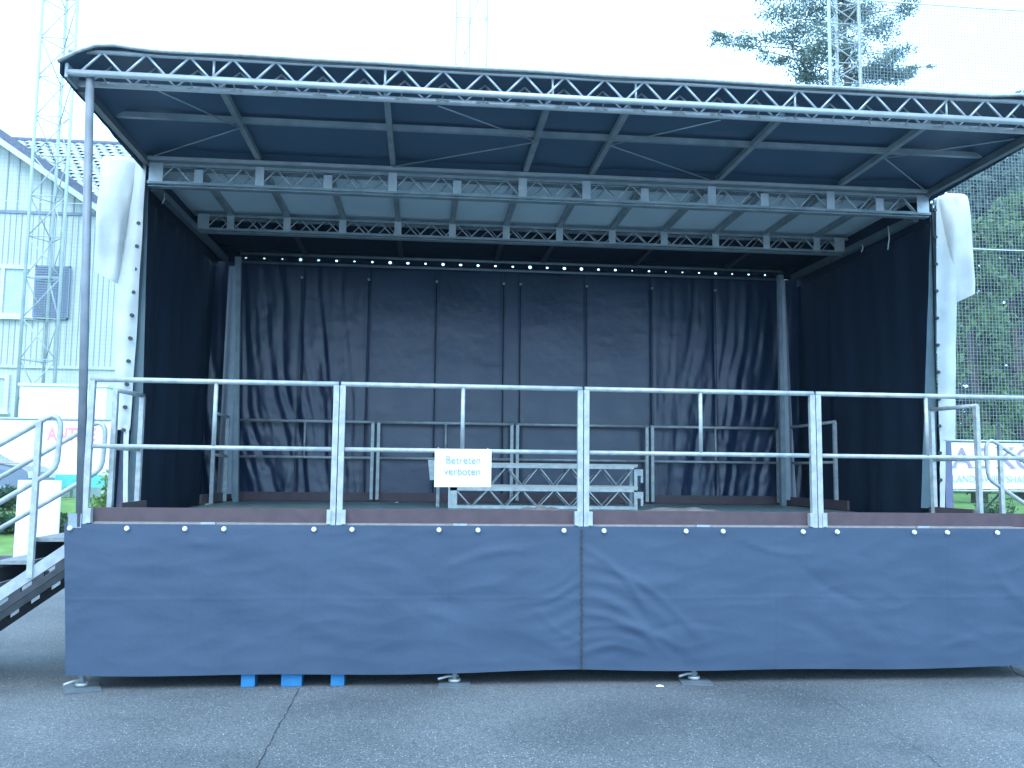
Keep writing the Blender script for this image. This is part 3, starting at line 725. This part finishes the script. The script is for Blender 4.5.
while x < xr_-.05: b.box((x-.012, YH-.014, zl2+.05), (x+.012, YH-.001, zm-.08)); x += .185
b.build('batten', 'groove', ho)
MB().box((xl_-.02, YH-.05, zm-.06), (xr_+.02, YH-.001, zm+.04)).build('drip_board', M['lattice'], ho)
MB().box((xl_-.02, YH-.06, zl2-.06), (xr_+.02, YH-.001, zl2+.04)).build('drip_board', 'clad', ho)
for xa, xb in ((ridge, xr_+.35), (ridge, xl_-.35)):
    A_, B_ = (xa, zline(xa) if xb > xa else zr), (xb, zline(xb) if xb > xa else zr-(ridge-xb)*sl)
    MB().prism([(A_[0], YH-.45, A_[1]+.03), (B_[0], YH-.45, B_[1]+.03), (B_[0], YH-.45, B_[1]+.40), (A_[0], YH-.45, A_[1]+.40)], (0, 9, 0)).build('roof', 'roofdark', ho)
    MB().prism([(A_[0], YH-.50, A_[1]-.13), (B_[0], YH-.50, B_[1]-.13), (B_[0], YH-.50, B_[1]+.09), (A_[0], YH-.50, A_[1]+.09)], (0, .045, 0)).build('fascia_board', 'trimw', ho)
def win(px0, py0, px1, py1):
    a, c = F(px0, py0), F(px1, py1); fr = MB(); w = .13
    fr.box((a.x, YH-.09, c.z), (c.x, YH-.001, c.z+w)).box((a.x, YH-.09, a.z-w), (c.x, YH-.001, a.z)).box((a.x, YH-.09, c.z+w), (a.x+w, YH-.001, a.z-w)).box((c.x-w, YH-.09, c.z+w), (c.x, YH-.001, a.z-w))
    m_ = (a.x+c.x)/2; fr.box((m_-.06, YH-.085, c.z+w), (m_+.06, YH-.001, a.z-w))
    fo = fr.build('window', 'trimw', ho)
    MB().box((a.x+w, YH-.02, c.z+w), (m_-.06, YH-.008, a.z-w)).box((m_+.06, YH-.02, c.z+w), (c.x-w, YH-.008, a.z-w)).build('pane', 'glass', fo)
    MB().box((a.x-.06, YH-.16, c.z-.08), (c.x+.06, YH-.001, c.z-.001)).build('sill', 'trimw', fo)
win(-28, 264, 33, 318); win(-30, 374, 8, 412)
a, c = F(37, 266), F(69, 320)
b = MB().box((a.x, YH-.12, c.z), (a.x+.05, YH-.07, a.z)).box((c.x-.05, YH-.12, c.z), (c.x, YH-.07, a.z)).box((a.x, YH-.12, a.z-.05), (c.x, YH-.07, a.z)).box((a.x, YH-.12, c.z), (c.x, YH-.07, c.z+.05))
k = a.x
while k < c.x: b.box((k, YH-.10, c.z), (k+.025, YH-.08, a.z)); k += .085
k = c.z
while k < a.z: b.box((a.x, YH-.105, k), (c.x, YH-.075, k+.045)); k += .085
sh = b.build('shutter', 'lattice', ho); MB().box((a.x+.02, YH-.06, c.z+.02), (c.x-.02, YH-.055, a.z-.02)).build('backing', 'tyre', sh)
# tiled roof of the house behind
YT = 33.0
r0, r1, e0 = at(18, 141, Y=YT), at(330, 152, Y=YT), at(30, 185, Y=YT-5)
th = thing('tiled_house', ((r0.x+r1.x)/2, YT, zg), 'house with a wavy tiled roof painted with glare rising behind the white clad house', 'house')
zr2 = r0.z; ze = e0.z-.6
def tile(u, v):
    return (r0.x-3+(r1.x-r0.x+3)*u, YT-5.6*v, zr2+(ze-zr2)*v)
rw = 16; b = MB(); n = Vector((0, -(zr2-ze), 5.6)).normalized(); n = Vector((0, -abs(n.y), abs(n.z)))
Lx = r1.x-r0.x+3; nt_ = int(Lx/.42)
for j in range(rw):
    for i in range(nt_):
        x0 = r0.x-3+i*.42+(.21 if j % 2 else 0); P = []
        for (du, dv, h) in ((0,0,.03),(.21,0,.07),(.42,0,.03),(0,.8,.02),(.21,1.0,.10),(.42,.8,.02)):
            v = (j+dv)/rw; P.append(Vector((x0+du*.94, YT-5.6*v, zr2+(ze-zr2)*v)) + n*(h))
        b.add(P, [(0,3,4,1),(1,4,5,2)])
b.build('roof', 'tile_glare', th)
MB().grid(tile, 4, 4, False).build('roof_underlay', 'tilegap', th)
MB().box((r0.x-3, YT-5.2, zg), (r1.x, YT+3, ze+.1)).build('wall', 'clad', th)
MB().tube((r0.x-3, YT, zr2+.05), (r1.x, YT, zr2+.05), .14, 8).build('ridge_tiles', 'roofdark', th)

# parked car: only its nose reaches into the picture
def car(loc):
    root = thing('parked_car', (0,0,0), 'blue grey parked car at the left edge, only its nose in view', 'car')
    prof = [(-4.1,.32),(-4.15,.75),(-4.0,.98),(-3.55,1.05),(-3.0,1.42),(-1.75,1.44),(-1.05,1.02),(-.30,.92),(-.05,.78),(0,.55),(-.03,.30)]
    b = MB(); W2 = .84
    ins = lambda z: W2 - max(0, z-.95)*.42
    n = len(prof); vs = [(x, -ins(z), z) for x, z in prof]+[(x, ins(z), z) for x, z in prof]
    b.add(vs, [tuple(range(n)), tuple(reversed(range(n, 2*n)))]+[(i, n+i, n+(i+1) % n, (i+1) % n) for i in range(n)]); b.build('body', 'carpaint', root)
    for y in (-.805, .69):
        for x in (-.80, -3.35):
            w = MB().tube((x, y, .31), (x, y+.11, .31), .31, 20).build('wheel', 'tyre', root)
            MB().tube((x, y-.012 if y < 0 else y+.111, .31), (x, y+.002 if y < 0 else y+.125, .31), .19, 14).build('rim', 'galv', w)
    for y in (-.80, .48): MB().box((-.20, y, .62), (.012, y+.32, .78)).build('headlight', 'lamp', root)
    MB().box((-.13, -.86, .36), (.06, .86, .50)).build('bumper', 'tyre', root)
    MB().prism([(-3.0,-.70,1.36),(-1.80,-.70,1.38),(-1.25,-.79,1.08),(-3.4,-.79,1.08)], (0,-.02,.0)).build('side_window', 'tyre', root)
    MB().box((-1.1, -.845, .97), (-.25, -.80, .985)).build('trim_strip', 'redpaint', root)
    root.location = loc
p = at(29, 470, Y=16.6); car((p.x, 16.6+.84, lawn_z(p.x, 17)-.02))

# ================================================================== VEGETATION
def leaves(b, c, rad, n, size, rnd, shell=.35, flat=1.):
    for _ in range(n):
        while True:
            d = Vector((rnd.uniform(-1,1), rnd.uniform(-1,1), rnd.uniform(-1,1)))
            if .05 < d.length < 1: break
        d = d*(shell+(1-shell)*rnd.random())/max(d.length, .35) if rnd.random() < .5 else d
        p = Vector((c[0]+d.x*rad[0], c[1]+d.y*rad[1], c[2]+d.z*rad[2]))
        a = Vector((rnd.uniform(-1,1), rnd.uniform(-1,1), rnd.uniform(-1,1)*flat)).normalized()
        e = a.cross(Vector((rnd.uniform(-1,1), rnd.uniform(-1,1), rnd.uniform(-1,1)))).normalized()
        s = size*rnd.uniform(.6, 1.4)
        b.add([p-a*s, p+e*s*.5, p+a*s, p-e*s*.5], [(0,1,2,3)])
def tree(name, x, y, h, crown_r, mleaf, label, seed, nclump=34, per=190, size=.16, z_low=.2, group='trees behind the net'):
    rnd = random.Random(seed); z0 = lawn_z(x, y)
    root = thing(name, (x, y, z0), label, 'tree', group)
    t = MB().path([(x, y, z0-.2), (x+.1, y, z0+h*.3), (x-.05, y+.1, z0+h*.6), (x, y, z0+h*.92)], h*.028, 8, .03); cr = MB()
    for k in range(nclump):
        f = z_low+(1-z_low)*((k+.5)/nclump); ang = rnd.uniform(0, 6.283)
        rr = crown_r*math.sin(math.pi*(min(.98, max(.06, (f-z_low)/(1-z_low)*.85+.15))))**.6*rnd.uniform(.25, .95)
        c = (x+rr*math.cos(ang), y+rr*math.sin(ang), z0+h*f*.96)
        t.path([(x, y, z0+h*max(.12, f-.16)), ((x+c[0])/2, (y+c[1])/2, c[2]-h*.06), c], h*.008, 5, .015)
        s = crown_r*rnd.uniform(.24, .44)
        leaves(cr, c, (s, s, s*.72), per, size, rnd)
    t.build('trunk', 'bark', root); cr.build('crown', mleaf, root); return root
P_ = lambda px, py, Y: at(px, py, Y=Y)
# big pine behind the mast
def pine(px, Y, zt, seed):
    rnd = random.Random(seed); x = P_(px, 60, Y).x; z0 = lawn_z(x, Y)
    root = thing('pine_tree', (x, Y, z0), 'tall pine with ragged layered branches behind the lattice mast', 'tree')
    t = MB().path([(x, Y, z0-.3), (x+.15, Y, zt*.5), (x, Y, zt)], .42, 8, .06); cr = MB()
    for (ex, ey, sc, nb) in ((705, 37, .5, 5), (722, 44, .45, 4), (742, 38, .7, 5), (765, 58, .6, 5), (775, 15, .9, 6), (790, 32, 1.0, 7), (802, 60, 1.0, 7), (806, 76, .8, 6), (812, 10, 1.1, 7), (820, 42, 1.1, 8), (822, 84, .8, 6),
                         (845, 20, 1.1, 8), (850, 55, 1.1, 8), (866, 78, 1.0, 7), (872, 12, 1.1, 7), (884, 30, .9, 6), (884, 66, .9, 7), (898, 56, .7, 5), (896, 80, .8, 6), (910, 76, .45, 4), (922, 72, .4, 4), (932, 67, .3, 3), (915, 8, .7, 5), (770, -12, 1.0, 6), (800, -16, 1.1, 6), (840, -10, 1.1, 6), (880, -16, 1., 6),
                         (760, 110, 1.1, 8), (800, 112, 1.2, 8), (850, 110, 1.2, 8), (900, 112, 1.1, 8), (930, 118, .9, 6), (700, 128, .8, 5)):
        e = P_(ex, ey, Y+rnd.uniform(-1.6, 1.6)); bz = min(zt-.3, e.z-abs(e.x-x)*.18+.2)
        t.path([(x, Y, bz), ((x+e.x)/2, (Y+e.y)/2, (bz+e.z)/2+.15), e], .035, 5, .012)
        for k in range(int(nb*1.15)):
            f = rnd.uniform(0, .28); c = (e.x+(x-e.x)*f+rnd.uniform(-.5,.5)*sc, e.y+rnd.uniform(-.7,.7)*sc, e.z+rnd.uniform(-.28,.28)*sc)
            leaves(cr, c, (.86*sc, .8*sc, .40*sc), int(210*sc), .060, rnd, .15)
    t.build('trunk', 'bark', root); cr.build('crown', 'pine', root)
pine(845, 31, 24, 3)
for (nm, px, Y, py, r, ml, lab, sd, nc, per, size) in (
    ('leafy_tree', 968, 22, 215, 1.9, 'leafA', 'mid green leafy tree just behind the net beside the right white cover', 11, 34, 210, .13),
    ('leafy_tree', 1010, 27, 190, 2.6, 'leafA', 'taller green leafy tree behind the net at the right edge', 12, 36, 230, .15),
    ('dark_tree', 965, 40, 128, 4.6, 'leafB', 'dark blue green tree farther back, its top under the canopy corner', 13, 46, 260, .24),
    ('dark_tree', 1035, 46, 84, 5.0, 'leafB', 'tallest dark tree at the right edge, top showing above the roof', 14, 52, 260, .27),
    ('dark_tree', 900, 47, 205, 4.6, 'leafB', 'dark tree mostly hidden behind the right half of the stage', 15, 40, 220, .26),
    ('dark_tree', 1110, 40, 90, 4.8, 'leafB', 'dark tree just outside the right edge of the picture', 16, 40, 220, .26)):
    q = P_(px, py, Y); tree(nm, q.x, Y, q.z-lawn_z(q.x, Y), r, ml, lab, sd, nc, per, size, .08)
# hedge far behind so no bare horizon shows between the things
def hedge(x0, x1, y, h, seed, label, m='hedge', n=9000, size=.16):
    rnd = random.Random(seed); b = MB()
    for _ in range(n):
        x = rnd.uniform(x0, x1); d = rnd.random(); z = lawn_z(x, y)+h*(1-.25*abs(nz(x, 0, seed, .6)))*rnd.random()**.8
        p = Vector((x, y+rnd.uniform(-.5,.5)*(1.2 if h > 1 else .5), z))
        a = Vector((rnd.uniform(-1,1), rnd.uniform(-1,1), rnd.uniform(-1,1))).normalized(); e = a.orthogonal().normalized(); s = size*rnd.uniform(.6,1.3)
        b.add([p-a*s, p+e*s*.55, p+a*s, p-e*s*.55], [(0,1,2,3)])
    root = thing('hedge', ((x0+x1)/2, y, lawn_z((x0+x1)/2, y)), label, 'hedge')
    st_ = MB(); x = x0+.3
    while x < x1: st_.tube((x, y, lawn_z(x, y)-.1), (x+.05, y, lawn_z(x, y)+h*.7), .03, 5); x += 1.1
    st_.build('stems', 'bark', root); b.build('foliage', m, root)
hedge(12, 60, 62, 5.0, 31, 'tall dark hedge closing the field behind the trees on the right', 'leafB', 9000, .5)
hedge(-60, -2, 70, 6.0, 32, 'tall dark hedge far behind the houses on the left', 'leafB', 9000, .5)
hedge(-9.5, -3.4, 12.6, .42, 33, 'low dark hedge on the grass behind the white board', 'hedge', 3500, .07)
def shrub(px, py, Y, h, w, m, label, seed, n=260, spiky=True):
    rnd = random.Random(seed); q = at(px, py, Y=Y); z0 = lawn_z(q.x, Y); b = MB(); s = MB()
    root = thing('shrub', (q.x, Y, z0), label, 'shrub')
    for k in range(14):
        e = Vector((q.x+rnd.uniform(-w, w), Y+rnd.uniform(-w, w), z0+h*rnd.uniform(.5, 1)))
        s.path([(q.x+rnd.uniform(-.1,.1), Y, z0-.05), e], .012, 4, .004)
        for _ in range(n//14):
            f = rnd.uniform(.2, 1); p = Vector((q.x, Y, z0)).lerp(e, f)+Vector((rnd.uniform(-.08,.08), rnd.uniform(-.08,.08), rnd.uniform(-.05,.05)))
            a = Vector((rnd.uniform(-1,1), rnd.uniform(-1,1), rnd.uniform(-.3,1.2))).normalized(); e2 = a.orthogonal().normalized(); l_ = rnd.uniform(.06,.16)
            b.add([p, p+a*l_*.5+e2*.025, p+a*l_, p+a*l_*.5-e2*.025], [(0,1,2,3)])
    s.build('stems', 'bark', root); b.build('foliage', m, root)
shrub(107, 480, 12.2, 1.45, .35, 'leafC', 'yellow green spiky shrub behind the left end of the guard rail', 41, 900)
shrub(996, 500, 13.2, 1.05, .42, 'hedge', 'small dark green bush on the grass below the banner with tall letters', 42, 700)
shrub(8, 495, 15.2, .55, .5, 'hedge', 'low bush on the grass below the parked car', 43, 700)

# ================================================================== BEHIND THE STAGE, RIGHT
YBR = 14.2
a, c = at(948, 440, Y=YBR), at(1150, 490, Y=YBR); zt, zb = at(985, 441, Y=YBR).z, at(985, 491, Y=YBR).z
rb = thing('advertising_banner', ((a.x+c.x)/2, YBR, lawn_z(a.x, YBR)), 'white banner with tall mauve serif letters on posts at the right of the stage', 'banner')
MB().grid(lambda u, v: (a.x+(c.x-a.x)*u, YBR+.012*math.sin(u*40)*v, zt-.05+(zb+.05-zt+.05)*v), 60, 6).build('sheet', 'banner', rb)
for z in (zt, zb): MB().tube((a.x-.05, YBR+.03, z), (c.x+.05, YBR+.03, z), .03, 8).build('rail', 'galv', rb)
for px in (950, 1003, 1060, 1110):
    x = at(px, 470, Y=YBR).x; zz = lawn_z(x, YBR+.1); MB().tube((x, YBR+.1, zz-.2), (x, YBR+.1, zt+.42), .04, 8).build('post', 'dark', rb)
    MB().tube((x+.05, YBR+.12, zb+.02), (x-.55, YBR+.6, zz-.05), .03, 6).build('strut', 'dark', rb)
pxm = (at(1000, 470, Y=YBR).x-at(950, 470, Y=YBR).x)/50          # metres per pixel here
x = at(952, 473, Y=YBR).x; zB = at(985, 468, Y=YBR).z; H = 20*pxm
def serif(b, cx, z, w): b.box((cx-w/2, YBR-.031, z), (cx+w/2, YBR-.028, z+.022))
b = MB()
for ch, dx, wd in (('A', 0, 0), ('S', 24.5, 0), ('K', 44, 0), ('Ö', 63, 0)):
    t = text_mb(ch, H*1.38, (x+dx*pxm, YBR-.03, zB), sx=1.10, bold=.003); b.add(t.v, t.f)
for cx, z, w in ((1.5, 0, 7), (19.5, 0, 8), (46.5, 0, 6), (61.5, 0, 7), (46.5, 19.2, 6), (60, 19.2, 6)): serif(b, x+cx*pxm, zB+z*pxm, w*pxm)
b.build('lettering', 'mauve', rb)
text_mb('LANDESWIRTSHAUS', 9*pxm, (x-1*pxm, YBR-.03, at(985, 482, Y=YBR).z), sx=.98, bold=.01).build('small_lettering', 'greyprint', rb)
# nets
def net(x0, x1, z0, z1, Y, cell, r, label, cables):
    root = thing('safety_net', ((x0+x1)/2, Y, z0), label, 'net', 'ball nets behind the stage')
    b = MB(); rnd = random.Random(5)
    nx, nzz = int((x1-x0)/cell), int((z1-z0)/cell)
    for i in range(nx+1):
        x = x0+i*cell; b.bar((x+rnd.uniform(-.01,.01), Y, z0), (x+rnd.uniform(-.01,.01), Y, z1), r*2, r*2, (0,1,0))
    for i in range(nzz+1):
        z = z0+i*cell; b.bar((x0, Y-.003, z+rnd.uniform(-.01,.01)), (x1, Y-.003, z+rnd.uniform(-.01,.01)), r*2, r*2)
    b.build('mesh', 'netcord', root)
    for z, rr in cables: MB().path([(x0, Y-.04, z), ((x0+x1)/2, Y-.04, z-.03), (x1, Y-.04, z)], rr, 6).build('cable', 'cable', root)
    MB().tube((x1, Y+.06, lawn_z(x1, Y)-.1), (x1, Y+.06, z1), .05, 8).build('pole', 'galv', root)
YN = 16.4
x0, x1 = at(866, 250, Y=YN).x, at(1130, 250, Y=YN).x
net(x0, x1, 1.5, at(900, 3, Y=YN).z, YN, .10, .0046, 'fine mesh ball net before the trees on the right, crossed by a pale cable', ((at(990, 249, Y=YN).z, .018), (at(900, 3, Y=YN).z, .022)))
YN = 23.2
net(at(-60, 250, Y=YN).x, at(150, 250, Y=YN).x, 3.2, at(60, 128, Y=YN).z, YN, .14, .0016, 'thin ball net hanging before the houses on the left, hardly visible', ((at(20, 201, Y=YN).z, .012),))

# ------------------------------------------------------------------ haze over the background
hm = bpy.data.materials.new('haze'); hm.use_nodes = True
hn = hm.node_tree.nodes; hn.clear(); ho_ = hn.new('ShaderNodeOutputMaterial'); pv = hn.new('ShaderNodeVolumePrincipled')
pv.inputs['Density'].default_value = .0004; pv.inputs['Color'].default_value = (.6, .85, 1, 1)
hm.node_tree.links.new(pv.outputs[0], ho_.inputs['Volume'])
M['haze'] = hm
tag(MB().box((-210, -125, -1.2), (210, 405, 62)).build('haze', 'haze'), None, None, None, 'stuff')
